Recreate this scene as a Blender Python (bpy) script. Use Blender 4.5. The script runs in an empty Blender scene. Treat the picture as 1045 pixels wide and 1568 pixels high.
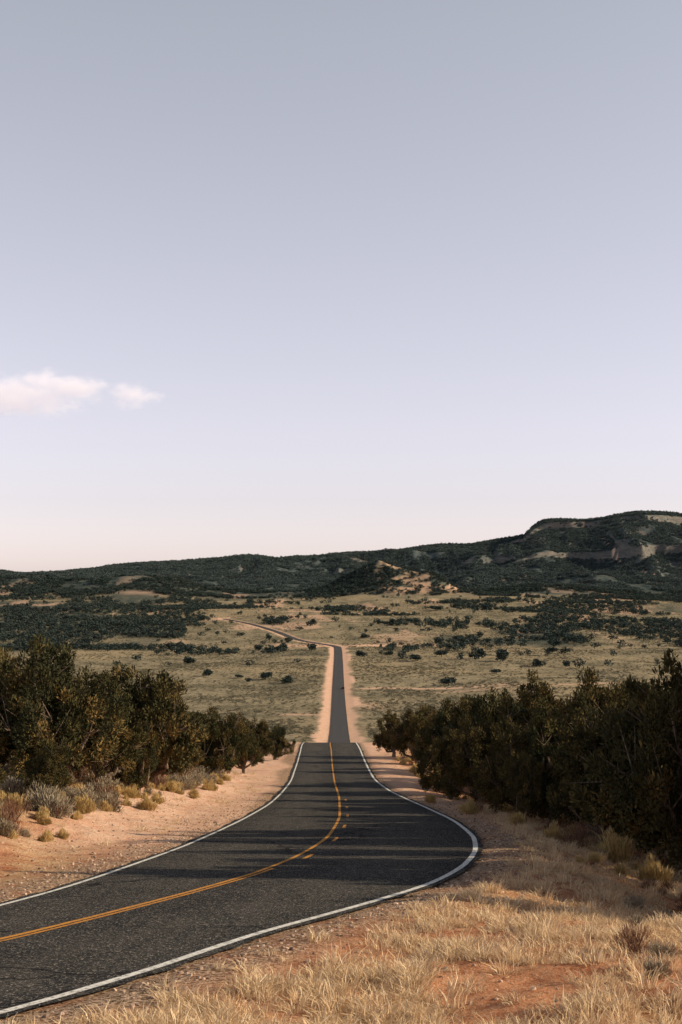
import bpy, math, random, bmesh
import numpy as np
from mathutils import Vector
random.seed(7); rng=np.random.default_rng(7)
scene=bpy.context.scene
scene.view_settings.view_transform='Standard'
try: scene.view_settings.look='None'
except Exception: pass
scene.view_settings.exposure=0; scene.view_settings.gamma=1

# ---------------------------------------------------------------- utilities
def smooth(v,a,b):
    t=np.clip((np.asarray(v,float)-a)/(b-a),0,1); return t*t*(3-2*t)
def hsh(ix,iy,seed):
    n=(ix.astype(np.int64)*374761393+iy.astype(np.int64)*668265263+seed*1442695041)&0xffffffff
    n=((n^(n>>13))*1274126177)&0xffffffff
    n=(n^(n>>16))&0xffffff
    return n/float(0xffffff)
def vnoise(x,y,seed=0):
    x=np.asarray(x,float); y=np.asarray(y,float)
    ix=np.floor(x); iy=np.floor(y); fx=x-ix; fy=y-iy
    fx=fx*fx*fx*(fx*(fx*6-15)+10); fy=fy*fy*fy*(fy*(fy*6-15)+10)
    a=hsh(ix,iy,seed); b=hsh(ix+1,iy,seed); c=hsh(ix,iy+1,seed); d=hsh(ix+1,iy+1,seed)
    return (a*(1-fx)+b*fx)*(1-fy)+(c*(1-fx)+d*fx)*fy
def fbm(x,y,seed=0,o=4):
    s=0;a=.5;t=0
    for i in range(o):
        s=s+a*vnoise(x*2**i+i*17.3,y*2**i-i*9.1,seed+i); t+=a; a*=.5
    return s/t
def ridged(x,y,seed=0,o=4):
    s=0;a=.5;t=0
    for i in range(o):
        s=s+a*(1-np.abs(2*vnoise(x*2**i+i*7.3,y*2**i+i*3.1,seed+i)-1)); t+=a; a*=.5
    return s/t
def pchip(xs,ys):
    xs=np.array(xs,float); ys=np.array(ys,float); h=np.diff(xs); dl=np.diff(ys)/h
    m=np.zeros_like(ys); m[0]=dl[0]; m[-1]=dl[-1]
    for i in range(1,len(xs)-1):
        if dl[i-1]*dl[i]>0:
            w1=2*h[i]+h[i-1]; w2=h[i]+2*h[i-1]
            m[i]=(w1+w2)/(w1/dl[i-1]+w2/dl[i])
    def f(x):
        x=np.clip(np.asarray(x,float),xs[0],xs[-1]); i=np.clip(np.searchsorted(xs,x)-1,0,len(xs)-2)
        t=(x-xs[i])/h[i]; t2=t*t; t3=t2*t
        return (2*t3-3*t2+1)*ys[i]+(t3-2*t2+t)*h[i]*m[i]+(-2*t3+3*t2)*ys[i+1]+(t3-t2)*h[i]*m[i+1]
    return f
# ---------------------------------------------------------------- road + terrain definition (metres, eye at z=0)
P=pchip([-100,-20,0,15,50,95,140,190,210,260,350,476,600,690,800,924,1200,1525,2000,2600,3200,3600,9000],
        [-1.7,-2.5,-3.6,-5.15,-9,-13.95,-17.9,-21.6,-23.95,-31,-43,-55,-63,-66.5,-69,-70,-70.3,-70,-58,-45,-27,-18,10])
farY=[260,350,476,924,1400,1510,1545,1590,1650,1790,1960,2150]
farX=[-1.0,-.6,-.4,-1.5,-2.5,-3.5,-9,-25,-47,-78,-124,-190]
XR=pchip([2,8,13.5,18.05,20.86,25.4,27.4,30.4,34.6,40,45.5,51.4,58.5,70.3,84.3,97,113,141,167,190]+farY,
         [-20,-11.5,-7,-4.33,-3.09,-1.43,-.55,.75,2.3,3.55,4.3,4.7,4.78,4.44,3.77,3.1,2.6,2.43,2.26,2.05]+[x+3.5 for x in farX])
XC=pchip([5,10,17.5,24.56,26.6,29.2,32.5,37.3,43.7,51.4,66,84,106,132,167,190]+farY,
         [-22,-15,-9.6,-5.89,-5.16,-4.32,-3.32,-2.1,-1.08,-.41,-.05,-.1,-.46,-.78,-1.15,-1.44]+farX)
XL=pchip([8,12,18,24,29.5,33.1,38.8,48.1,64.4,79.9,104,126,159,190]+farY,
         [-24,-17.5,-11.8,-8.6,-7.08,-6.42,-5.75,-4.91,-4.15,-3.85,-3.8,-4.1,-4.6,-5.0]+[x-3.5 for x in farX])
def edges(x,y):
    """distance outside the left / right edge of the road; large once the road has ended"""
    q=1000*smooth(y,2100,2500)
    return XL(y)-x+q, x-XR(y)+q

skyl=pchip([-3500,-1200,-1062,-780,-580,-320,-210,40,180,290,410,545,640,675,720,870,905,1005,1200,3500],
           [30,42,40,60,84,104,90,104,112,126,136,154,164,192,214,218,222,236,246,290])
def butte_r(x,y):
    bx=(x-82); by=(y-3060)
    return np.sqrt((bx/(155+75*(bx>0)))**2+(by/150.)**2)
def hills(x,y):
    """height added by the far ridge, its foothills and the little butte"""
    yy=y+90*np.sin(x/310.)+50*np.sin(x/140.+1)
    mesa=smooth(x,380,720)
    wob=(ridged(x/240.,y/800.,3,4)-.5)
    t=(yy-3480)/(4900-3480)+wob*(.62-.20*mesa)*(1-smooth(yy,4400,4900)*.85)
    t=np.clip(t,0,1.15)
    prof=np.interp(t,[0,.25,.46,.56,.575,.76,.925,.942,1.0,1.15],[0,.09,.26,.38,.49,.66,.83,.945,1.0,1.0])
    proft=np.interp(t,[0,.2,.22,.45,.62,.65,.86,1.0,1.15],[0,.09,.13,.29,.44,.50,.80,1.0,1.0])
    pr=prof*mesa+proft*(1-mesa)
    base=P(y)
    sk=skyl(x*5000/np.maximum(y,4000))
    h=pr*(sk-P(4900))
    h=h+ (fbm(x/110.,y/190.,9,4)-.5)*(48-20*mesa)*smooth(t,.02,.25)*(1-smooth(t,.45,.85)*.95)
    fh=np.exp(-((y-3250-120*np.sin(x/150.))/240.)**2)*smooth(-x,120,480)*40*(.2+fbm(x/120.,y/240.,31,4))
    fh=fh+np.exp(-((y-3420-70*np.sin(x/90.))/200.)**2)*smooth(x,300,460)*30*(.1+fbm(x/110.,y/200.,37,4))
    r=butte_r(x,y)+ (fbm(x/34.,y/50.,12,4)-.5)*.17
    b=np.interp(r,[0,.05,.12,.26,.5,.78,1.08,1.3],[78,76,67,50,32,15,3,0])
    shoulder=15*np.exp(-((x-195)/44.)**2-((y-3030)/60.)**2)
    return np.where(y>2700,h+fh,0)+np.where(y>2700,b+shoulder,0)+ (np.minimum(P(y),-18)-base)*smooth(y,3600,4000)
def H(x,y):
    x=np.asarray(x,float); y=np.asarray(y,float)
    z=P(y).copy()
    dl,dr=edges(x,y); e=np.maximum(dl,dr)
    off=smooth(e,1.0,4.5)
    z=z+1.25*smooth(dl,2.2,9)*(1-smooth(y,80,130))*smooth(y,8,30)
    z=z-(1.2*smooth(y,24,38)*(1-smooth(y,52,75)*.55))*smooth(dr,1.2,7)*(1-smooth(y,110,160))
    z=z+off*((fbm(x/5.,y/5.,5,3)-.5)*.6*(1-smooth(y,180,260)) + (fbm(x/1.1,y/1.1,8,3)-.5)*.26*(1-smooth(y,90,180)))
    far=smooth(e,12,60)
    z=z+far*(fbm(x/140.,y/140.,15,3)-.5)*5*smooth(y,400,900)
    z=z+far*smooth(y,1600,2200)*(fbm(x/260.,y/260.,19,3)-.5)*22
    z=z+hills(x,y)
    z=z-.06*(1-smooth(e,.1,.9))-.35*smooth(y,240,500)*(1-smooth(e,1,6))
    return z

# ---------------------------------------------------------------- node helper
def newmat(name):
    m=bpy.data.materials.new(name); m.use_nodes=True
    nt=m.node_tree; nt.nodes.clear()
    out=nt.nodes.new('ShaderNodeOutputMaterial'); b=nt.nodes.new('ShaderNodeBsdfPrincipled')
    nt.links.new(b.outputs[0],out.inputs[0]); b.inputs['Roughness'].default_value=.95
    b.inputs['Specular IOR Level'].default_value=.05
    return m,nt,b
class G:
    def __init__(s,nt): s.nt=nt
    def n(s,t,**k):
        n=s.nt.nodes.new(t)
        for a,v in k.items(): setattr(n,a,v)
        return n
    def set(s,sock,v):
        if isinstance(v,bpy.types.NodeSocket): s.nt.links.new(v,sock)
        else: sock.default_value=v
    def pos(s): return s.n('ShaderNodeNewGeometry').outputs['Position']
    def attr(s,name): return s.n('ShaderNodeAttribute',attribute_name=name).outputs['Fac']
    def noise(s,vec,scale,detail=4,rough=.55,dist=0):
        n=s.n('ShaderNodeTexNoise'); s.set(n.inputs['Vector'],vec); n.inputs['Scale'].default_value=scale
        n.inputs['Detail'].default_value=detail; n.inputs['Roughness'].default_value=rough; n.inputs['Distortion'].default_value=dist
        return n.outputs['Fac']
    def vor(s,vec,scale,out='Distance',feature='F1'):
        n=s.n('ShaderNodeTexVoronoi',feature=feature); s.set(n.inputs['Vector'],vec); n.inputs['Scale'].default_value=scale
        return n.outputs[out]
    def m(s,op,a,b=0.,c=None):
        n=s.n('ShaderNodeMath',operation=op); s.set(n.inputs[0],a); s.set(n.inputs[1],b)
        if c is not None: s.set(n.inputs[2],c)
        return n.outputs[0]
    def rng(s,v,a,b,c=0.,d=1.,sm=True):
        n=s.n('ShaderNodeMapRange')
        if sm: n.interpolation_type='SMOOTHSTEP'
        s.set(n.inputs[0],v)
        for i,q in enumerate((a,b,c,d)): n.inputs[i+1].default_value=q
        return n.outputs[0]
    def mix(s,f,a,b,mode='MIX'):
        n=s.n('ShaderNodeMix',data_type='RGBA',blend_type=mode); s.set(n.inputs[0],f)
        for i,v in ((6,a),(7,b)):
            if isinstance(v,(tuple,list)): n.inputs[i].default_value=(v[0],v[1],v[2],1)
            else: s.nt.links.new(v,n.inputs[i])
        return n.outputs[2]
    def mapv(s,vec,sc):
        n=s.n('ShaderNodeMapping'); s.set(n.inputs[0],vec); n.inputs['Scale'].default_value=sc; return n.outputs[0]
    def bump(s,b,h,strength,dist):
        n=s.n('ShaderNodeBump'); s.set(n.inputs['Height'],h); n.inputs['Strength'].default_value=strength
        n.inputs['Distance'].default_value=dist; s.nt.links.new(n.outputs[0],b.inputs['Normal'])

def mkmesh(name,verts,faces,mat=None,attrs=None,smooth_s=False):
    me=bpy.data.meshes.new(name)
    verts=np.asarray(verts,np.float32)
    if isinstance(faces,np.ndarray):
        nf,k=faces.shape
        me.vertices.add(len(verts)); me.vertices.foreach_set('co',verts.ravel())
        me.loops.add(nf*k); me.loops.foreach_set('vertex_index',faces.astype(np.int32).ravel())
        me.polygons.add(nf); me.polygons.foreach_set('loop_start',np.arange(0,nf*k,k,dtype=np.int32))
        me.update(calc_edges=True)
    else:
        me.from_pydata([tuple(map(float,v)) for v in verts],[],faces); me.update()
    if attrs:
        for k2,v in attrs.items():
            a=me.attributes.new(k2,'FLOAT','POINT'); a.data.foreach_set('value',np.asarray(v,np.float32))
    if mat is not None: me.materials.append(mat)
    if smooth_s: me.polygons.foreach_set('use_smooth',[True]*len(me.polygons))
    return me
def link(name,me,parent=None,col=None):
    o=bpy.data.objects.new(name,me); (col or scene.collection).objects.link(o)
    if parent: o.parent=parent
    return o

# ---------------------------------------------------------------- GROUND
rows=np.concatenate([np.linspace(-60,8,40)[:-1], 8*np.exp(np.linspace(0,math.log(9000/8.),880))])
rows=np.sort(np.concatenate([rows,np.linspace(2750,5000,380)]))
u=np.linspace(-1,1,600); t=np.sign(u)*np.abs(u)**1.25
X=t[None,:]*(70+.5*np.maximum(rows,0))[:,None]; Y=np.repeat(rows[:,None],len(u),1)
Z=H(X,Y)
nr,nc=X.shape
idx=np.arange(nr*nc).reshape(nr,nc)
F=np.stack([idx[:-1,:-1],idx[:-1,1:],idx[1:,1:],idx[1:,:-1]],-1).reshape(-1,4)
gx=np.gradient(Z,axis=1)/np.gradient(X,axis=1); gy=np.gradient(Z,axis=0)/np.gradient(Y,axis=0)
slope=np.sqrt(gx**2+gy**2)
DL,DR=edges(X,Y); E=np.maximum(DL,DR)
nz=fbm(X/6.,Y/12.,44,4)-.5
sandL=smooth(DL+nz*2.5,.4,1.4)*(1-smooth(DL+nz*4,4.0+1.2*smooth(Y,40,70),6.4))*smooth(Y,38,52)
sandR=smooth(DR,.3,1.)*(1-smooth(DR+nz*4,2.5,5.5))*smooth(Y,48,80)*.8
marg=(1-smooth(E+(fbm(X/9.,Y/40.,72,3)-.5)*12,3.4,7.4))*smooth(Y,230,300)*(1-smooth(Y,1600,1700))*.88
def streak(x0,x1,yc,wd,fn=0):
    yy=yc+fn*(X-x0)+ (fbm(X/40.,Y*0,int(yc),3)-.5)*wd*3
    return np.exp(-((Y-yy)/wd)**2)*smooth(X,x0-10,x0+10)*(1-smooth(X,x1-25,x1+15))
tr=streak(5,125,1560,22)*.9+streak(12,118,925,7,.3)*.9+streak(-75,-4,1560,24)*.8+streak(-30,-3,720,7)*.8+streak(3,20,780,30)*.8+streak(60,400,900,5,.6)*.5
spots=smooth(fbm(X/60.,Y/190.,77,4),.62,.70)*smooth(Y,1300,1900)*.5*(1-smooth(Y,2900,3300)*.8)
bare=np.exp(-((X+340)/40.)**2-((Y-3230)/60.)**2)*.8+np.exp(-((X+420)/50.)**2-((Y-2950)/50.)**2)*.5
soil=np.clip(np.maximum.reduce([sandL,sandR,marg,tr,spots,bare*.8]),0,1)
near=1-smooth(Y,230,420)
grass=smooth(fbm(X/3.,Y/5.,50,4)+.08*(DR>0),.42,.62)*near
hill=smooth(Y,2800,3300)
haze=smooth(Y,3350,3900)  # mask for the haze painted over the far ridge
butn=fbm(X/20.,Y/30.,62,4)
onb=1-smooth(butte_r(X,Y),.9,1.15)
buttem=onb*smooth(X+ (butn-.5)*70,78,112)*smooth(butn,.36,.52)  # rocky right flank, its tan also painting in the sunlit side
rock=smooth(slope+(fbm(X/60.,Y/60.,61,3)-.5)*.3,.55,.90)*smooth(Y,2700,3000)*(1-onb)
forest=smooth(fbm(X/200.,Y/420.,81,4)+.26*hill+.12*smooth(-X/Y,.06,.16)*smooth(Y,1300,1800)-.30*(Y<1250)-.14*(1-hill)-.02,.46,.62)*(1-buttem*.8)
forest=np.maximum(forest,onb*(1-buttem))  # forest tone, also painting the butte's left flank as its shaded side
g_m,nt,b=newmat('ground_soil'); g=G(nt); pos=g.pos()
soilA=g.attr('soil'); grassA=g.attr('grass'); nearA=g.attr('near'); hillA=g.attr('hill'); rockA=g.attr('rock'); forA=g.attr('forest'); gravA=g.attr('gravel'); butA=g.attr('butte'); hazeA=g.attr('hillhaze')
n1=g.noise(pos,1.3,6,.65); n2=g.noise(pos,14,5,.7)
red=g.mix(g.rng(n1,.35,.65),(.38,.14,.065),(.70,.33,.17))
red=g.mix(g.rng(n2,.45,.7,0,.6),red,(.82,.50,.31))
tan=g.mix(g.rng(n2,.35,.65),(.38,.20,.10),(.82,.57,.33))
nearc=g.mix(g.m('MULTIPLY',grassA,g.rng(n1,.3,.6)),red,tan)
peb=g.vor(pos,22,'Color'); pebs=g.n('ShaderNodeSeparateColor'); nt.links.new(peb,pebs.inputs[0])
gr=g.mix(g.rng(pebs.outputs[0],.2,.95),(.10,.07,.05),(.74,.53,.37))
nearc=g.mix(g.m('MULTIPLY',gravA,g.rng(n1,.25,.6,.3,.95)),nearc,gr)
pf=g.mapv(pos,(1,.45,1))
v1=g.noise(pf,.045,8,.72); v2=g.noise(pf,.42,4,.7); v3=g.noise(pos,.006,5,.6)
val=g.mix(g.rng(v1,.36,.62),(.185,.162,.105),(.37,.305,.195))
val=g.mix(g.rng(v3,.42,.64,0,.6),val,(.44,.335,.20))
val=g.mix(g.rng(v2,.48,.63,0,.72),val,(.082,.082,.058))
hv=g.noise(pos,.055,6,.75); hv2=g.noise(pos,.011,5,.6)
hc=g.mix(g.rng(hv,.40,.60),(.075,.094,.086),(.19,.175,.14))  # hill tones paled and blued, distance haze put into the colour
hc=g.mix(g.rng(hv2,.52,.70,0,.5),hc,(.27,.20,.145))
val=g.mix(hillA,val,hc)
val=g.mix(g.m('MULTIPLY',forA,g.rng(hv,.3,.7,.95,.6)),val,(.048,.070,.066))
val=g.mix(g.m('MULTIPLY',butA,g.rng(hv,.35,.6,.55,1)),val,(.48,.32,.21))
rockc=g.mix(g.rng(g.noise(g.mapv(pos,(.5,.5,4)),.05,6,.7),.35,.65),(.10,.085,.07),(.32,.235,.175))
val=g.mix(g.m('MULTIPLY',rockA,g.rng(hv,.40,.62,.8,.2)),val,rockc)
val=g.mix(g.m('MULTIPLY',hazeA,.25),val,(.135,.165,.175))  # aerial haze painted as a bluish lightening of the far ridge
col=g.mix(nearA,val,nearc)
pale=g.mix(g.rng(n1,.35,.65),(.82,.49,.33),(.92,.65,.47))
pale=g.mix(g.rng(n2,.42,.62,0,.5),pale,(.58,.31,.19))
col=g.mix(g.m('MULTIPLY',soilA,g.rng(g.noise(pos,.35,6,.7),.28,.5,.45,1)),col,pale)
nt.links.new(col,b.inputs['Base Color']); b.inputs['Roughness'].default_value=1; b.inputs['Specular IOR Level'].default_value=.0
g.bump(b,g.m('ADD',g.m('MULTIPLY',n2,.4),n1),.9,.24)
gravel=(1-smooth(E+nz*1.5,.9,2.6))*near
me=mkmesh('ground',np.stack([X,Y,Z],-1).reshape(-1,3),F,g_m,dict(soil=soil.ravel(),grass=grass.ravel(),near=near.ravel(),hill=hill.ravel(),rock=rock.ravel(),forest=forest.ravel(),gravel=gravel.ravel(),butte=buttem.ravel(),hillhaze=haze.ravel()),True)
link('ground',me)

# ---------------------------------------------------------------- ROAD
a_m,nt,b=newmat('asphalt'); g=G(nt); pos=g.pos()
U=g.attr('lane')
s1=g.noise(pos,9,5,.9); s2=g.noise(pos,.5,5,.6); s3=g.noise(g.mapv(pos,(2.2,.25,1)),.8,4,.6); s4=g.noise(pos,24,2,.7)
c=g.mix(g.rng(s2,.35,.65),(.024,.025,.026),(.045,.044,.042))
tracks=g.m('ABSOLUTE',g.m('SINE',g.m('MULTIPLY',U,6.2832)))
c=g.mix(g.m('MULTIPLY',g.rng(tracks,.35,.95),g.rng(s3,.3,.65,.1,.55)),c,(.080,.074,.064))
c=g.mix(g.rng(s1,.54,.62,0,.7),c,(.20,.175,.145))
c=g.mix(g.rng(s4,.59,.66,0,.85),c,(.50,.45,.38))
c=g.mix(g.rng(s1,.46,.38,0,.85),c,(.007,.008,.009))
wv=g.n('ShaderNodeVectorMath',operation='ADD'); wn=g.n('ShaderNodeTexNoise'); nt.links.new(pos,wn.inputs['Vector']); wn.inputs['Scale'].default_value=.9
ws=g.n('ShaderNodeVectorMath',operation='SCALE'); nt.links.new(wn.outputs['Color'],ws.inputs[0]); ws.inputs['Scale'].default_value=1.6
nt.links.new(pos,wv.inputs[0]); nt.links.new(ws.outputs[0],wv.inputs[1])
ck=g.vor(g.mapv(wv.outputs[0],(.08,.22,.0)),1.0,'Distance','DISTANCE_TO_EDGE')
c=g.mix(g.rng(ck,.008,.003,0,.7),c,(.008,.008,.010))
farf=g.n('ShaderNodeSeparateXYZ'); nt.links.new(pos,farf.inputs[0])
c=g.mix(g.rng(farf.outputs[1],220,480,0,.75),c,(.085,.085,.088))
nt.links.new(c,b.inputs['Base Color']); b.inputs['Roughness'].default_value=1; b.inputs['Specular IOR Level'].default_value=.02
g.bump(b,s1,.8,.02)
ys=np.concatenate([np.linspace(8.5,60,260),np.linspace(60,260,200)[1:],np.linspace(260,2100,420)[1:]])
def roadstrip(name,mat,fl,fr,zo,ys,k=1,jag=0):
    xl=fl(ys); xr=fr(ys); f=np.linspace(0,1,k+1)
    xx=xl[:,None]*(1-f)+xr[:,None]*f
    if jag:
        xx[:,0]+= (fbm(ys*1.3,ys*0,90,4)-.5)*jag; xx[:,-1]+=(fbm(ys*1.3,ys*0+5,91,4)-.5)*jag
    yy=np.repeat(ys[:,None],k+1,1); zz=P(yy)+zo
    n=len(ys); id_=np.arange(n*(k+1)).reshape(n,k+1)
    F=np.stack([id_[:-1,:-1],id_[:-1,1:],id_[1:,1:],id_[1:,:-1]],-1).reshape(-1,4)
    return mkmesh(name,np.stack([xx,yy,zz],-1).reshape(-1,3),F,mat,dict(lane=np.tile(f,n)),True)
def shift(fn,d):
    def q(y):
        s=(fn(y+.5)-fn(y-.5)); return fn(y)+d*np.sqrt(1+s*s)
    return q
road=link('road',roadstrip('road',a_m,shift(XL,-.24),shift(XR,.24),0,ys,14,jag=.26))
def paint(name,col,wear):
    m,nt,b=newmat(name); g=G(nt); pos=g.pos()
    c=g.mix(g.rng(g.noise(pos,9,6,.8),.46,.64,0,wear),col,(.12,.11,.10))
    nt.links.new(c,b.inputs['Base Color']); return m
wm=paint('white_paint',(.80,.78,.71),.8); ym=paint('yellow_paint',(.66,.29,.05),.8)
yn=ys[ys<262]
link('edge_line_left',roadstrip('edge_line_left',wm,shift(XL,-.06),shift(XL,.06),.006,yn,jag=.02),road)
link('edge_line_right',roadstrip('edge_line_right',wm,shift(XR,-.08),shift(XR,.08),.006,yn,jag=.02),road)
link('centre_line',roadstrip('centre_line',ym,shift(XC,-.07),shift(XC,.05),.006,ys[ys<500],jag=.02),road)
link('centre_line_second',roadstrip('centre_line_second',ym,shift(XC,.12),shift(XC,.20),.006,ys[ys<38],jag=.02),road)
vs=[];fs=[];yy=41.
while yy<84:
    seg=np.linspace(yy,yy+1.2+yy*.010,6); s=.12
    a=shift(XC,.30)(seg); c_=shift(XC,.30+s)(seg); z=P(seg)+.006; o=len(vs)
    for i in range(6): vs+= [(a[i],seg[i],z[i]),(c_[i],seg[i],z[i])]
    for i in range(5): fs.append((o+2*i,o+2*i+1,o+2*i+3,o+2*i+2))
    yy+=4.6+yy*.06
link('centre_dashes',mkmesh('centre_dashes',vs,fs,ym),road)

# ---------------------------------------------------------------- vegetation materials
def leafmat(name,c1,c2,c3,trans=0,vary=.45):
    m,nt,b=newmat(name); g=G(nt)
    t=g.attr('tint'); oi=g.n('ShaderNodeObjectInfo').outputs['Random']
    c=g.mix(g.rng(t,0,.6,0,1,False),c1,c2); c=g.mix(g.rng(t,.6,1,0,1,False),c,c3)
    c=g.mix(g.m('MULTIPLY',oi,vary),c,g.mix(.5,c3,c1))
    nt.links.new(c,b.inputs['Base Color']); b.inputs['Roughness'].default_value=.9
    b.inputs['Specular IOR Level'].default_value=.03
    if trans:
        tr=nt.nodes.new('ShaderNodeBsdfTranslucent'); nt.links.new(c,tr.inputs[0]); mx=nt.nodes.new('ShaderNodeMixShader'); mx.inputs[0].default_value=trans
        out=[n for n in nt.nodes if n.type=='OUTPUT_MATERIAL'][0]
        nt.links.new(b.outputs[0],mx.inputs[1]); nt.links.new(tr.outputs[0],mx.inputs[2]); nt.links.new(mx.outputs[0],out.inputs[0])
    return m
jun=leafmat('juniper_foliage',(.026,.036,.020),(.080,.074,.030),(.29,.18,.065),vary=.4)
jfar=leafmat('valley_juniper_foliage',(.034,.050,.046),(.044,.062,.055),(.07,.082,.064))  # greens shifted bluish, distance haze put into the leaf colour
jhil=leafmat('hazed_juniper_foliage',(.056,.080,.080),(.068,.094,.090),(.10,.118,.105))  # lighter, bluer copy with aerial haze painted into the foliage
sage=leafmat('sagebrush_foliage',(.14,.11,.07),(.32,.26,.18),(.48,.41,.30))
sagef=leafmat('valley_sage_foliage',(.088,.086,.060),(.16,.148,.098),(.27,.23,.155))
rabbit=leafmat('rabbitbrush_foliage',(.28,.19,.07),(.58,.42,.18),(.78,.60,.31),trans=.2)
drym=leafmat('dry_grass_blades',(.40,.24,.12),(.82,.60,.35),(.93,.80,.57),trans=.2,vary=.6)
redb=leafmat('bare_twig_brush',(.12,.07,.05),(.24,.13,.08),(.34,.20,.13))
bark,nt,b=newmat('juniper_bark'); g=G(nt); tc=g.n('ShaderNodeTexCoord').outputs['Object']
nt.links.new(g.mix(g.rng(g.noise(g.mapv(tc,(1,1,.2)),14,5,.7),.35,.65),(.07,.05,.035),(.26,.19,.14)),b.inputs['Base Color'])

def tube(vs,fs,p0,p1,r0,r1,seg=6):
    p0=np.array(p0,float);p1=np.array(p1,float); d=p1-p0; d/=np.linalg.norm(d)+1e-9
    a=np.cross(d,[.3,.8,.1]); a/=np.linalg.norm(a)+1e-9; bb=np.cross(d,a); o=len(vs)
    for p,r in ((p0,r0),(p1,r1)):
        for k in range(seg):
            an=2*math.pi*k/seg; vs.append(p+r*(math.cos(an)*a+math.sin(an)*bb))
    for k in range(seg): fs.append((o+k,o+(k+1)%seg,o+seg+(k+1)%seg,o+seg+k))

def leaves(centers,dirs,length,width,r):
    n=len(centers); side=np.cross(dirs,r.normal(size=(n,3))); side/=np.linalg.norm(side,axis=1)[:,None]+1e-9
    L=length[:,None]; W=width[:,None]
    v=np.stack([centers-dirs*L*.5,centers+side*W*.5,centers+dirs*L*.5,centers-side*W*.5],1).reshape(-1,3)
    return v,np.arange(n*4).reshape(n,4)

def make_tree(name,seed,h=6.,wd=2.4,nlobe=9,nclump=150,per=150,lean=0):
    """pinyon/juniper: short twisted trunk, limbs, bushy uneven crown of many small sprays reaching near the ground"""
    r=np.random.default_rng(seed); tv=[];tf=[]; lobes=[]
    base=np.array([0,0,-.35]); fork=np.array([r.uniform(-.15,.15),r.uniform(-.15,.15),h*.10])
    for i in range(nlobe):
        an=2*math.pi*i/nlobe+r.uniform(-.5,.5); f=r.uniform(.4,1)
        zz=h*r.uniform(.15,.32)+h*.45*(1-f)**.7
        rad=wd*r.uniform(.28,.44)
        lobes.append((np.array([math.cos(an)*wd*.72*f,math.sin(an)*wd*.72*f,zz]),rad,r.uniform(.85,1.2)))
    for i in range(5):
        an=r.uniform(0,6.28); f=r.uniform(.05,.42)
        lobes.append((np.array([math.cos(an)*wd*f+lean,math.sin(an)*wd*f,h*r.uniform(.52,.78)]),wd*r.uniform(.26,.40),r.uniform(.85,1.15)))
    lobes.append((np.array([lean*.5,0,h*.40]),wd*.58,1.15))
    tube(tv,tf,base,fork,.27,.2,9)
    for c,rad,zs in lobes:
        mid=(fork+c)/2+r.normal(size=3)*.25; mid[2]-=.1
        tube(tv,tf,fork,mid,.12,.08); tube(tv,tf,mid,c,.08,.04)
        for k in range(6):
            d=r.normal(size=3); d[2]=abs(d[2])*.9; d/=np.linalg.norm(d)
            tube(tv,tf,c,c+d*rad*r.uniform(.9,1.3),.024,.006,4)
    C=[];D=[];Ls=[];Ws=[];T=[]
    wgt=np.array([l[1]**2*l[2] for l in lobes]); wgt/=wgt.sum()
    for k in range(nclump):
        c,rad,zs=lobes[r.choice(len(lobes),p=wgt)]
        d=r.normal(size=3); d/=np.linalg.norm(d); d[2]=d[2]*.9+.1
        cc=c+d*rad*r.uniform(.5,1.1)*np.array([1,1,zs])
        if cc[2]<.3: cc[2]=.3+r.uniform(0,.5)
        cr=r.uniform(.15,.38)*wd/2.4
        n=int(per*r.uniform(.6,1.3)*(cr/.27)**1.3)
        q=r.normal(size=(n,3)); q/=np.linalg.norm(q,axis=1)[:,None]; q*= (r.uniform(0,1,n)**.45)[:,None]*cr*np.array([1,1,1.1])
        p=cc+q
        dd=q/cr*.9+np.array([0,0,.35])+(p-np.array([0,0,h*.35]))/h*1.1+r.normal(size=(n,3))*.5
        dd/=np.linalg.norm(dd,axis=1)[:,None]
        C.append(p);D.append(dd);Ls.append(r.uniform(.09,.21,n));Ws.append(r.uniform(.035,.08,n))
        ct=r.uniform(0,.85)**1.3; T.append(np.clip(ct+r.normal(size=n)*.14,0,1))
    C=np.concatenate(C);D=np.concatenate(D);Ls=np.concatenate(Ls);Ws=np.concatenate(Ws);T=np.concatenate(T)
    v,f=leaves(C,D,Ls,Ws,r)
    nt_=len(tv)
    verts=np.concatenate([np.array(tv),v]); faces=tf+[tuple(a) for a in (f+nt_).tolist()]
    tint=np.concatenate([np.zeros(nt_),np.repeat(T,4)])
    me=mkmesh(name,verts,faces,jun,dict(tint=tint)); me.materials.append(bark)
    mi=np.zeros(len(faces),np.int32); mi[:len(tf)]=1; me.polygons.foreach_set('material_index',mi)
    return me,float(np.percentile(v[:,2],99.8))
TV=[make_tree('juniper_a',1,5.6,2.6,9,210),make_tree('juniper_b',2,4.8,2.9,10,220),make_tree('juniper_c',3,6.2,2.4,8,200,lean=.3),
    make_tree('juniper_d',4,4.8,2.7,9,200,lean=-.4),make_tree('juniper_e',5,5.6,3.1,11,250),make_tree('juniper_f',6,5.8,2.6,8,210,lean=.5)]
def tree(x,y,ztop,k,wscale=1.):
    gz=float(H(x,y)); me,h=TV[k%6]; s=max(ztop-gz,1.2)/h
    o=link('juniper_tree',me); o.location=(x,y,gz); o.scale=(s**.7*wscale,s**.7*wscale,s)
    o.rotation_euler=(random.uniform(-.06,.06),random.uniform(-.06,.06),random.uniform(0,6.28)); return o
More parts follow.
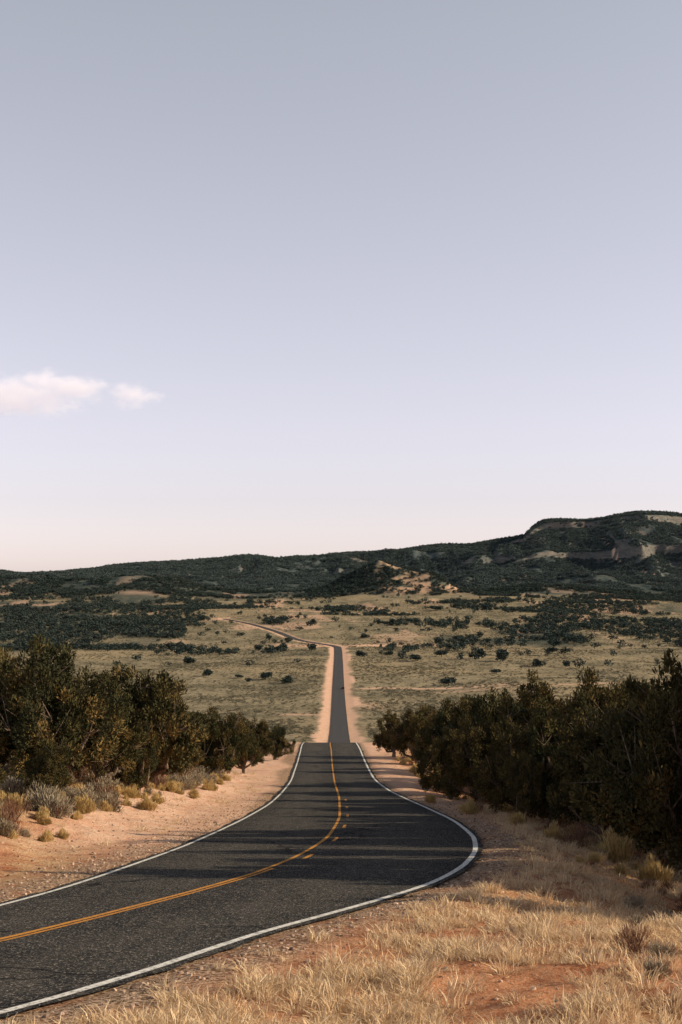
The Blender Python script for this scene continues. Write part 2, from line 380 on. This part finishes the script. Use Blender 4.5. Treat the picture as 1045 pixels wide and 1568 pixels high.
for i,(x,y,zt,w) in enumerate([(-15.4,62,-3.0,1.0),(-12.9,60,-2.6,1.0),(-11.0,65,-4.3,.9),(-10.3,78,-4.7,1.),(-13.8,50,-4.7,.8),(-11.3,54,-6.0,.65),
      (-17.5,70,-3.4,1.1),(-14.2,76,-4.9,1.1),(-10.6,94,-8.7,.9),(-9.0,105,-9.9,.8),(-11.2,110,-9.9,1.),(-8.1,118,-12.3,.8),(-8.1,133,-13.0,.95),(-6.9,147,-15.0,.85),(-9.9,130,-12.2,1.2),(-13.5,92,-7.1,1.2),(-17,98,-6.8,1.3),(-12.8,118,-10.8,1.3),(-21,60,-2.9,1.2),
      (-13.2,68,-4.8,.8),(-9.6,86,-8.3,.65),(-9.9,70,-7.0,.55)]):
    tree(x,y,zt,i,w)
for i,(x,y,zt,w) in enumerate([(5.6,152,-13.9,1.0),(7.6,140,-12.4,1.0),(9.4,122,-10.5,1.05),(10.5,150,-13.2,1.2),(8.9,100,-8.3,.95),(10.1,90,-7.1,.95),(10.8,80,-5.3,.95),(11.9,75,-6.3,.95),(12.5,70,-4.7,.95),
      (13.1,66,-5.9,.9),(13.6,61,-4.7,.95),(12.5,52,-2.7,.95),(9.3,63,-5.4,.9),(6.8,88,-9.1,.75),(7.7,79,-7.7,.8),(10.6,57,-5.2,.8),(15,72,-5.3,1.2),(13.5,90,-7.4,1.3),(12.6,105,-8.8,1.3),(16.5,60,-4.4,1.2),(13.2,55,-3.9,1.),
      (17,82,-6.5,1.3),(13.2,128,-11.0,1.4),(8.5,69,-6.7,.8),(12.9,46.5,-4.2,.6),(7.9,61.5,-7.4,.55)]):
    tree(x,y,zt,i+2,w)
# trees standing beyond the right of the view, shading it and the road
for i,(x,y,zt,w) in enumerate([(13.8,36.0,1.8,.62),(15.2,42.4,1.0,.62),(17.0,47.2,1.2,.62),(12.2,30.6,-1.8,.5),(17.0,51,.6,.8),(20,38,2.0,.9),(20,53,0.,1.1),(13.4,39.0,-2.4,.7),(13.4,33.4,-1.0,.5),
      (18.5,57,-2.0,1.2),(19.0,64,-3.4,1.2),(19,70,-4.4,1.2),(20.5,77,-4.8,1.3),(18,88,-7.0,1.4),(9.6,100,-8.4,.8),(12.5,103,-8.4,.9),(16,112,-9.6,1.4)]):
    tree(x,y,zt,i+1,w)

# ---------------------------------------------------------------- scatter helper
def scatter(name,pts,scale,variants,tilt=.12,zs=None):
    n=len(pts); me=bpy.data.meshes.new(name); me.vertices.add(n); me.vertices.foreach_set('co',np.asarray(pts,np.float32).ravel())
    rot=np.stack([rng.normal(0,tilt,n),rng.normal(0,tilt,n),rng.uniform(0,6.28,n)],-1)
    sc=np.repeat(np.asarray(scale)[:,None],3,1)
    if zs is not None: sc[:,2]*=zs*rng.uniform(.75,1.25,n)
    a=me.attributes.new('rot','FLOAT_VECTOR','POINT'); a.data.foreach_set('vector',rot.astype(np.float32).ravel())
    a=me.attributes.new('sca','FLOAT_VECTOR','POINT'); a.data.foreach_set('vector',sc.astype(np.float32).ravel())
    a=me.attributes.new('idx','INT','POINT'); a.data.foreach_set('value',rng.integers(0,len(variants),n).astype(np.int32))
    o=link(name,me)
    col=bpy.data.collections.new(name+'_kinds')
    for i,(m) in enumerate(variants):
        q=bpy.data.objects.new(f'{name}_kind_{i}',m); col.objects.link(q)
    ng=bpy.data.node_groups.new(name+'_scatter','GeometryNodeTree')
    ng.interface.new_socket('Geometry',in_out='INPUT',socket_type='NodeSocketGeometry'); ng.interface.new_socket('Geometry',in_out='OUTPUT',socket_type='NodeSocketGeometry')
    N=ng.nodes; gi=N.new('NodeGroupInput'); go=N.new('NodeGroupOutput'); ip=N.new('GeometryNodeInstanceOnPoints'); ci=N.new('GeometryNodeCollectionInfo')
    ci.inputs['Collection'].default_value=col; ci.inputs['Separate Children'].default_value=True; ci.inputs['Reset Children'].default_value=True
    ip.inputs['Pick Instance'].default_value=True
    def na(nm,ty):
        q=N.new('GeometryNodeInputNamedAttribute'); q.data_type=ty; q.inputs['Name'].default_value=nm
        return [s for s in q.outputs if s.enabled and s.name=='Attribute'][0]
    L=ng.links; L.new(gi.outputs[0],ip.inputs['Points']); L.new(ci.outputs[0],ip.inputs['Instance'])
    L.new(na('rot','FLOAT_VECTOR'),ip.inputs['Rotation']); L.new(na('sca','FLOAT_VECTOR'),ip.inputs['Scale']); L.new(na('idx','INT'),ip.inputs['Instance Index'])
    L.new(ip.outputs[0],go.inputs[0])
    md=o.modifiers.new('scatter','NODES'); md.node_group=ng
    return o

def blades(seed,n,spread,h0,h1,wd,lean,mat,name):
    r=np.random.default_rng(seed)
    an=r.uniform(0,6.28,n); rr=spread*np.sqrt(r.uniform(0,1,n)); bx=np.cos(an)*rr; by=np.sin(an)*rr
    hh=r.uniform(h0,h1,n)*(1-.35*rr/spread); le=lean*(.3+rr/spread)*hh
    a2=an+r.normal(0,.7,n); dx=np.cos(a2)*le; dy=np.sin(a2)*le
    w=wd*r.uniform(.6,1.3,n); wa=r.uniform(0,3.14,n); wx=np.cos(wa)*w/2; wy=np.sin(wa)*w/2; z0=np.zeros(n)-.04
    v=np.stack([np.stack([bx-wx,by-wy,z0],-1),np.stack([bx+wx,by+wy,z0],-1),
        np.stack([bx+dx*.35+wx*.8,by+dy*.35+wy*.8,hh*.6],-1),np.stack([bx+dx*.35-wx*.8,by+dy*.35-wy*.8,hh*.6],-1),
        np.stack([bx+dx+wx*.3,by+dy+wy*.3,hh],-1),np.stack([bx+dx-wx*.3,by+dy-wy*.3,hh],-1)],1).reshape(-1,3)
    k=np.arange(n)[:,None]*6
    f=np.concatenate([k+np.array([[0,1,2,3]]),k+np.array([[3,2,4,5]])],0)
    return mkmesh(name,v,f,mat,dict(tint=np.repeat(r.uniform(0,1,n),6)))
def shrub(seed,n,w,h,L,W,mat,name,up=.8,tw=26):
    r=np.random.default_rng(seed)
    ncl=14; cl=r.normal(size=(ncl,3)); cl/=np.linalg.norm(cl,axis=1)[:,None]; cl[:,2]=np.abs(cl[:,2])
    cl*=r.uniform(.45,.95,ncl)[:,None]*np.array([w,w,h])*.75; cl[:,2]+=h*.12
    ci=r.integers(0,ncl,n); q=r.normal(size=(n,3)); q/=np.linalg.norm(q,axis=1)[:,None]; q*=(r.uniform(0,1,n)**.5)[:,None]*np.array([w,w,h])*.36
    p=cl[ci]+q; p[:,2]=np.maximum(p[:,2],.03)
    d=p/np.array([w,w,h])+np.array([0,0,up])+r.normal(size=(n,3))*.3; d/=np.linalg.norm(d,axis=1)[:,None]
    v,f=leaves(p,d,r.uniform(.6,1.3,n)*L,r.uniform(.6,1.3,n)*W,r)
    t=np.clip(r.uniform(0,.6,ncl)[ci]+.35*(p[:,2]/h)+r.normal(size=n)*.12,0,1)
    tv=[];tf=[]
    for k in range(tw):
        c=cl[r.integers(ncl)]*r.uniform(.9,1.4); tube(tv,tf,(0,0,-.05),c,.02*w,.006*w,3)
    o=len(v); v=np.concatenate([v,np.array(tv)]); faces=[tuple(a) for a in f.tolist()]+[tuple(i+o for i in a) for a in tf]
    return mkmesh(name,v,faces,mat,dict(tint=np.concatenate([np.repeat(t,4),np.zeros(len(tv))])))

def sample(n,x0,x1,y0,y1): return rng.uniform(x0,x1,n),rng.uniform(y0,y1,n)
def put(x,y,dz=0): return np.stack([x,y,H(x,y)+dz],-1)
gk=[blades(20+i,60,.14,.05,.18,.010,1.1,drym,f'tuft{i}') for i in range(6)]
x,y=sample(120000,-9,22,9,75)
dr=x-XR(y); den=smooth(fbm(x/.9,y/1.3,101,4),.43,.58)*(.38+.62*smooth(fbm(x/4.,y/6.,111,2),.34,.58))+.07
den*=smooth(dr,.8,2.8)*(1-smooth(y,38,62)*.7)*(1-.2*smooth(x/y,.10,.2)*smooth(y,18,28))
k=(rng.uniform(0,1,len(x))<den*.62)&(x<.26*y+4)&(x>-.26*y-3)
scatter('dry_grass',put(x[k],y[k]),rng.uniform(.35,1.6,k.sum())**1.2,gk,.2)
x,y=sample(26000,-26,-3,26,120)
dl=XL(y)-x; den=smooth(fbm(x/2,y/2.5,103,4),.46,.62)*smooth(dl,1.0,2.2)*(.10+.90*smooth(dl,4.5,7.5))
k=(rng.uniform(0,1,len(x))<den*.35)&(x>-.27*y-4)
scatter('dry_grass',put(x[k],y[k]),rng.uniform(.6,1.6,k.sum()),gk,.15)
def stone(seed):
    r=np.random.default_rng(seed)
    bm=bmesh.new(); bmesh.ops.create_icosphere(bm,subdivisions=1,radius=1)
    for v in bm.verts: v.co=Vector((v.co.x*r.uniform(.7,1.2),v.co.y*r.uniform(.7,1.2),v.co.z*r.uniform(.4,.8)))
    m=bpy.data.meshes.new('stone'); bm.to_mesh(m); bm.free(); m.materials.append(stm); return m
stm,nt,b=newmat('gravel_stone'); g=G(nt); oi=g.n('ShaderNodeObjectInfo').outputs['Random']
nt.links.new(g.mix(oi,(.12,.08,.06),(.70,.50,.36)),b.inputs['Base Color'])
x,y=sample(110000,-12,18,12,90)
e=np.maximum(XL(y)-x,x-XR(y)); den=np.exp(-((e-.8)/1.2)**2)*(e>.3)+.2*(e>.5)
k=(rng.uniform(0,1,len(x))<den*.5*(1-smooth(y,40,90)*.7))&(np.abs(x)<.26*y+2)
scatter('gravel',put(x[k],y[k],.005),.008+.05*rng.uniform(0,1,k.sum())**2,[stone(i) for i in range(4)],.5)
sk=[shrub(40+i,1500,.62,.75,.14,.022,sage,f'sage{i}') for i in range(3)]
rk=[shrub(50+i,1600,.52,.6,.17,.018,rabbit,f'rabbit{i}',1.2) for i in range(3)]
bk=[shrub(60+i,900,.6,.8,.2,.012,redb,f'twig{i}',1.0,40) for i in range(2)]
x,y=sample(2600,-26,-5,28,110); dl=XL(y)-x
k=(rng.uniform(0,1,2600)<smooth(dl,4.6,6.3)*.6*(.5+fbm(x/4,y/4,7,2)))&(x>-.27*y-4)
scatter('sagebrush',put(x[k],y[k]),rng.uniform(.4,1.4,k.sum()),sk+[bk[0]],.1)
x,y=sample(1300,-20,-4,34,110); dl=XL(y)-x
k=(rng.uniform(0,1,1300)<smooth(dl,3.6,5.0)*(1-smooth(dl,7,10)*.7)*.42)&(x>-.27*y-3)
scatter('rabbitbrush',put(x[k],y[k]),rng.uniform(.35,1.1,k.sum()),rk,.1)
x,y=sample(1600,3,20,40,150); dr=x-XR(y)
k=(rng.uniform(0,1,1600)<smooth(dr,2.5,4.5)*(.24+.3*(y>75)))&(x<.26*y+3)
P1=put(x[k],y[k]); S1=rng.uniform(.3,.95,k.sum())
xb=np.array([8.3,9.2,7.8,9.9,6.0,6.4,4.9,7.2]); yb=np.array([50,48,52,45,66,67,78,58])
P1=np.concatenate([P1,put(xb,yb)]); S1=np.concatenate([S1,np.array([1.4,1.7,1.1,1.3,1.1,.8,.9,1.])])
scatter('rabbitbrush',P1,S1,rk+[bk[1]],.1)
x,y=sample(900,4,18,20,120); dr=x-XR(y)
k=(rng.uniform(0,1,900)<smooth(dr,3.5,6)*.3)&(x<.26*y+3)
scatter('sagebrush',put(x[k],y[k]),rng.uniform(.2,.7,k.sum()),sk+bk,.1)

# ---- distant vegetation
def fartree(seed,mat,n=420,w=.55,name='fj'):
    r=np.random.default_rng(seed); nl=6
    lc=np.stack([r.uniform(-.32,.32,nl),r.uniform(-.32,.32,nl),r.uniform(.25,.72,nl)],-1)
    ci=r.integers(0,nl,n); q=r.normal(size=(n,3)); q/=np.linalg.norm(q,axis=1)[:,None]; q*=(r.uniform(.2,1,n)**.5)[:,None]*.30
    p=lc[ci]+q; p[:,2]=np.maximum(p[:,2],.02)
    d=q/.3+np.array([0,0,.4])+r.normal(size=(n,3))*.5; d/=np.linalg.norm(d,axis=1)[:,None]
    v,f=leaves(p,d,r.uniform(.12,.26,n),r.uniform(.08,.16,n)*(1.6 if n<200 else 1),r)
    v[:,:2]*=w/.5
    tv=[];tf=[]; tube(tv,tf,(0,0,-.1),(0,0,.5),.05,.03,5)
    o=len(v); v=np.concatenate([v,np.array(tv)]); faces=[tuple(a) for a in f.tolist()]+[tuple(i+o for i in a) for a in tf]
    return mkmesh(name,v,faces,mat,dict(tint=np.concatenate([np.repeat(r.uniform(0,1,nl)[ci],4),np.zeros(len(tv))])))
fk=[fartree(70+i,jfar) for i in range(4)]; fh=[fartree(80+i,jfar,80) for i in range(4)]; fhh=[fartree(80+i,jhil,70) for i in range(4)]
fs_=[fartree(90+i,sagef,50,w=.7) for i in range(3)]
V=[(121,1270,10),(140,1230,10),(165,1180,8),(66,1250,8),(92,1300,8),(-54,1020,7),(-38,985,7),(73,965,8),(185,1170,6),(-75,1035,5),(-98,1050,6),(-66,1005,4),(-30,1440,9),(-60,1420,9),(-110,1400,8),
   (-85,1460,8),(-130,1230,9),(108,1560,10),(133,1640,9),(30,1700,9),(70,1900,10),(-40,1900,9),(160,2400,14),(198,2500,12),(240,2350,14),(-20,2300,12),(44,1350,7),(20,1330,8),(120,1100,6),(150,1320,8),(210,1400,9),(225,1500,9),(255,1600,9)]
va=np.array(V,float)
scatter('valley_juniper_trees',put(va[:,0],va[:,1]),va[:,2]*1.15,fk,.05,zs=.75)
n=30000
x=rng.uniform(-900,900,n); y=rng.uniform(1150,3300,n); az=x/y
band=np.exp(-((y-1440-60*np.sin(x/50.))/55.)**2)*smooth(-az,.02,.05)
band2=np.exp(-((y-1800-.6*(x-250))/150.)**2)*smooth(az,.13,.17)
band3=np.exp(-((y-2150-.5*x)/80.)**2)*smooth(-az,-.06,-.02)*(1-smooth(az,.06,.1))*.7
dens=smooth(fbm(x/80.,y/180.,201,4)+.25*smooth(-az,.06,.13)*smooth(y,1480,1650)*(1-smooth(y,2300,2800)*.7)+.27*band+.26*band2+.16*band3+.02*smooth(y,2000,2800)-.06*(np.abs(az)<.07)-.15*(y<1380)-.04,.50,.64)+.022
E2=np.where(y<2120,np.maximum(XL(y)-x,x-XR(y)),99)
k=(rng.uniform(0,1,n)<dens)&(np.abs(x)<.27*y)&(E2>18)&(butte_r(x,y)>1.1)
scatter('valley_juniper_woodland',put(x[k],y[k]),rng.uniform(4.5,11,k.sum()),fh,.05,zs=.75)
n=130000
x=rng.uniform(-.27,.27,n); y=2900+2100*rng.uniform(0,1,n)**.9; x=x*y
e=2.; hz=H(x,y); sl=np.hypot((H(x+e,y)-hz)/e,(H(x,y+e)-hz)/e)
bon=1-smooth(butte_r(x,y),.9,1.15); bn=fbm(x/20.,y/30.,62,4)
rocky_lit=bon*smooth(x+(bn-.5)*70,78,112)*smooth(bn,.36,.52)
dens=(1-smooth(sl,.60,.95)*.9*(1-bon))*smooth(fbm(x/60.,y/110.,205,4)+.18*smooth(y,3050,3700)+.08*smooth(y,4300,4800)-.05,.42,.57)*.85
dens=np.where(bon>.5,(1-rocky_lit)*.85+.08,dens)  # left flank packed with trees, also to darken it as the shaded side
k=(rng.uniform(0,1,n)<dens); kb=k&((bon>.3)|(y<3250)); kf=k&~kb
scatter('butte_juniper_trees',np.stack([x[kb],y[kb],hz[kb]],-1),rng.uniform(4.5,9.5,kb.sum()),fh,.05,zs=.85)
scatter('hillside_juniper_forest',np.stack([x[kf],y[kf],hz[kf]],-1),rng.uniform(4.5,10.5,kf.sum()),fhh,.05,zs=.85)
n=100000; q=rng.uniform(0,1,n); y=430+2300*q**1.1; x=rng.uniform(-.27,.27,n)*y
E2=np.where(y<2120,np.maximum(XL(y)-x,x-XR(y)),99); k=(E2>8)&(rng.uniform(0,1,n)<.12+.80*smooth(fbm(x/40.,y/60.,210,4),.38,.62))
scatter('valley_sagebrush',put(x[k],y[k],-.1),rng.uniform(.6,2.1,k.sum()),fs_,.1,zs=.6)

# ---------------------------------------------------------------- CAR on the valley road
def car(x,y):
    paintm,nt,b=newmat('car_paint'); b.inputs['Base Color'].default_value=(.03,.035,.045,1); b.inputs['Roughness'].default_value=.3
    gl,nt,b=newmat('car_glass'); b.inputs['Base Color'].default_value=(.02,.025,.03,1); b.inputs['Roughness'].default_value=.08
    ty,nt,b=newmat('tyre_rubber'); b.inputs['Base Color'].default_value=(.02,.02,.02,1)
    rl,nt,b=newmat('tail_light'); b.inputs['Base Color'].default_value=(.4,.02,.02,1)
    e=bpy.data.objects.new('car',None); scene.collection.objects.link(e); e.location=(x,y,float(P(y)))
    prof=[(-2.2,.35),(-2.25,.75),(-2.1,1.0),(-1.75,1.08),(-1.2,1.55),(-.2,1.62),(.55,1.5),(1.1,1.05),(2.0,.9),(2.25,.65),(2.25,.35)]
    vs=[];n=len(prof)
    for s in (-1,1):
        for (yy,zz) in prof: vs.append((s*(.9 if zz<1.12 else .72),yy,zz))
    fs=[tuple(range(n-1,-1,-1)),tuple(range(n,2*n))]+[(i,(i+1)%n,n+(i+1)%n,n+i) for i in range(n)]
    o=link('body',mkmesh('body',vs,fs,paintm),e); md=o.modifiers.new('bev','BEVEL'); md.width=.06; md.segments=2
    for s in(-1,1):
        link('side_window',mkmesh('side_window',[(s*.93,-1.4,1.1),(s*.93,.85,1.1),(s*.76,.45,1.46),(s*.76,-1.1,1.5)],[(0,1,2,3)],gl),e)
        link('tail_lamp',mkmesh('tail_lamp',[(s*.85,-2.29,.72),(s*.55,-2.29,.72),(s*.55,-2.27,.9),(s*.85,-2.27,.9)],[(0,1,2,3)],rl),e)
        for yy in(-1.4,1.4):
            vs=[];fs=[]; tube(vs,fs,(s*.68,yy,.34),(s*.92,yy,.34),.34,.34,16); fs.append(tuple(range(16))); fs.append(tuple(range(31,15,-1)))
            link('wheel',mkmesh('wheel',vs,fs,ty),e)
    link('rear_window',mkmesh('rear_window',[(-.7,-1.76,1.13),(.7,-1.76,1.13),(.6,-1.27,1.53),(-.6,-1.27,1.53)],[(0,1,2,3)],gl),e)
    link('windscreen',mkmesh('windscreen',[(-.7,1.09,1.1),(.7,1.09,1.1),(.6,.6,1.49),(-.6,.6,1.49)],[(0,3,2,1)],gl),e)
car(1.2,924)

# ---------------------------------------------------------------- CLOUD (small volume)
cm=bpy.data.materials.new('cloud_vapour'); cm.use_nodes=True; nt=cm.node_tree; nt.nodes.clear(); g=G(nt)
out=g.n('ShaderNodeOutputMaterial'); vol=g.n('ShaderNodeVolumePrincipled'); nt.links.new(vol.outputs[0],out.inputs['Volume'])
vol.inputs['Color'].default_value=(1,.97,.97,1); vol.inputs['Anisotropy'].default_value=.1
tc=g.n('ShaderNodeTexCoord').outputs['Object']
def lobe(cx,cy,cz,rx,ry,rz_):
    m=g.n('ShaderNodeMapping'); nt.links.new(tc,m.inputs[0]); m.inputs['Scale'].default_value=(1/rx,1/ry,1/rz_); m.inputs['Location'].default_value=(-cx/rx,-cy/ry,-cz/rz_)
    l=g.n('ShaderNodeVectorMath',operation='LENGTH'); nt.links.new(m.outputs[0],l.inputs[0]); return g.m('SUBTRACT',1.,l.outputs['Value'])
e=g.m('MAXIMUM',g.m('MAXIMUM',lobe(-260,0,-22,460,170,104),lobe(40,0,14,190,120,70)),g.m('MAXIMUM',lobe(300,0,-16,125,80,64),lobe(-60,0,36,170,120,64)))
nn=g.noise(g.mapv(tc,(1,1,1.6)),.013,8,.68)
dn=g.m('ADD',e,g.m('MULTIPLY',g.m('SUBTRACT',nn,.5),2.4))
dd=g.m('MULTIPLY',g.rng(dn,.05,1.0),.012)
nt.links.new(dd,vol.inputs['Density'])
nt.links.new(g.m('MULTIPLY',dd,.46),vol.inputs['Emission Strength']); vol.inputs['Emission Color'].default_value=(1,.88,.92,1)  # added glow in place of sunlight scattered inside the cloud
bm=bmesh.new(); bmesh.ops.create_icosphere(bm,subdivisions=3,radius=1)
for v in bm.verts: v.co=Vector((v.co.x*720-140,v.co.y*210,v.co.z*160))
me=bpy.data.meshes.new('cloud'); bm.to_mesh(me); bm.free(); me.materials.append(cm)
c=link('cloud',me); c.location=(-1180,6000,800)

# ---------------------------------------------------------------- LIGHT, SKY, CAMERA
EL=math.radians(24.5); AZ=math.radians(93)   # azimuth clockwise from +Y
sd=Vector((math.sin(AZ)*math.cos(EL),math.cos(AZ)*math.cos(EL),math.sin(EL)))
sl=bpy.data.lights.new('sun','SUN'); sl.energy=5; sl.angle=math.radians(.5); sl.color=(1,.83,.60)
so=bpy.data.objects.new('sun',sl); scene.collection.objects.link(so); so.rotation_euler=sd.to_track_quat('Z','Y').to_euler()
w=bpy.data.worlds.new('World'); scene.world=w; w.use_nodes=True; nt=w.node_tree; nt.nodes.clear(); g=G(nt)
out=g.n('ShaderNodeOutputWorld'); bg=g.n('ShaderNodeBackground'); sk_=g.n('ShaderNodeTexSky'); sk_.sky_type='NISHITA'; sk_.sun_disc=False
sk_.sun_elevation=EL; sk_.sun_rotation=AZ; sk_.air_density=1.0; sk_.dust_density=1.5; sk_.ozone_density=1.5; sk_.altitude=1500
hs=g.n('ShaderNodeHueSaturation'); hs.inputs['Saturation'].default_value=.42; nt.links.new(sk_.outputs[0],hs.inputs['Color'])
sx=g.n('ShaderNodeSeparateXYZ'); nt.links.new(g.n('ShaderNodeTexCoord').outputs['Generated'],sx.inputs[0])
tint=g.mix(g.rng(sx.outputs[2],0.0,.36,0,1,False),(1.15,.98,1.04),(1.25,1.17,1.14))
tint=g.mix(g.rng(sx.outputs[2],.40,.72,0,1),tint,(.34,.37,.42))      # sky above the view dimmed to cut fill and deepen shadows
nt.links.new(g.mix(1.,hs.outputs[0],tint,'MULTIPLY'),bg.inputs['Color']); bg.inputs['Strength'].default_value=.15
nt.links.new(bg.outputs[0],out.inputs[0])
cd=bpy.data.cameras.new('camera'); cam=bpy.data.objects.new('camera',cd); scene.collection.objects.link(cam); scene.camera=cam
cd.sensor_width=36; cd.sensor_fit='AUTO'; cd.lens=50; cd.shift_y=106/1568; cd.clip_end=30000; cd.clip_start=.1
cam.location=(0,0,0); cam.rotation_euler=(math.radians(90),0,0)
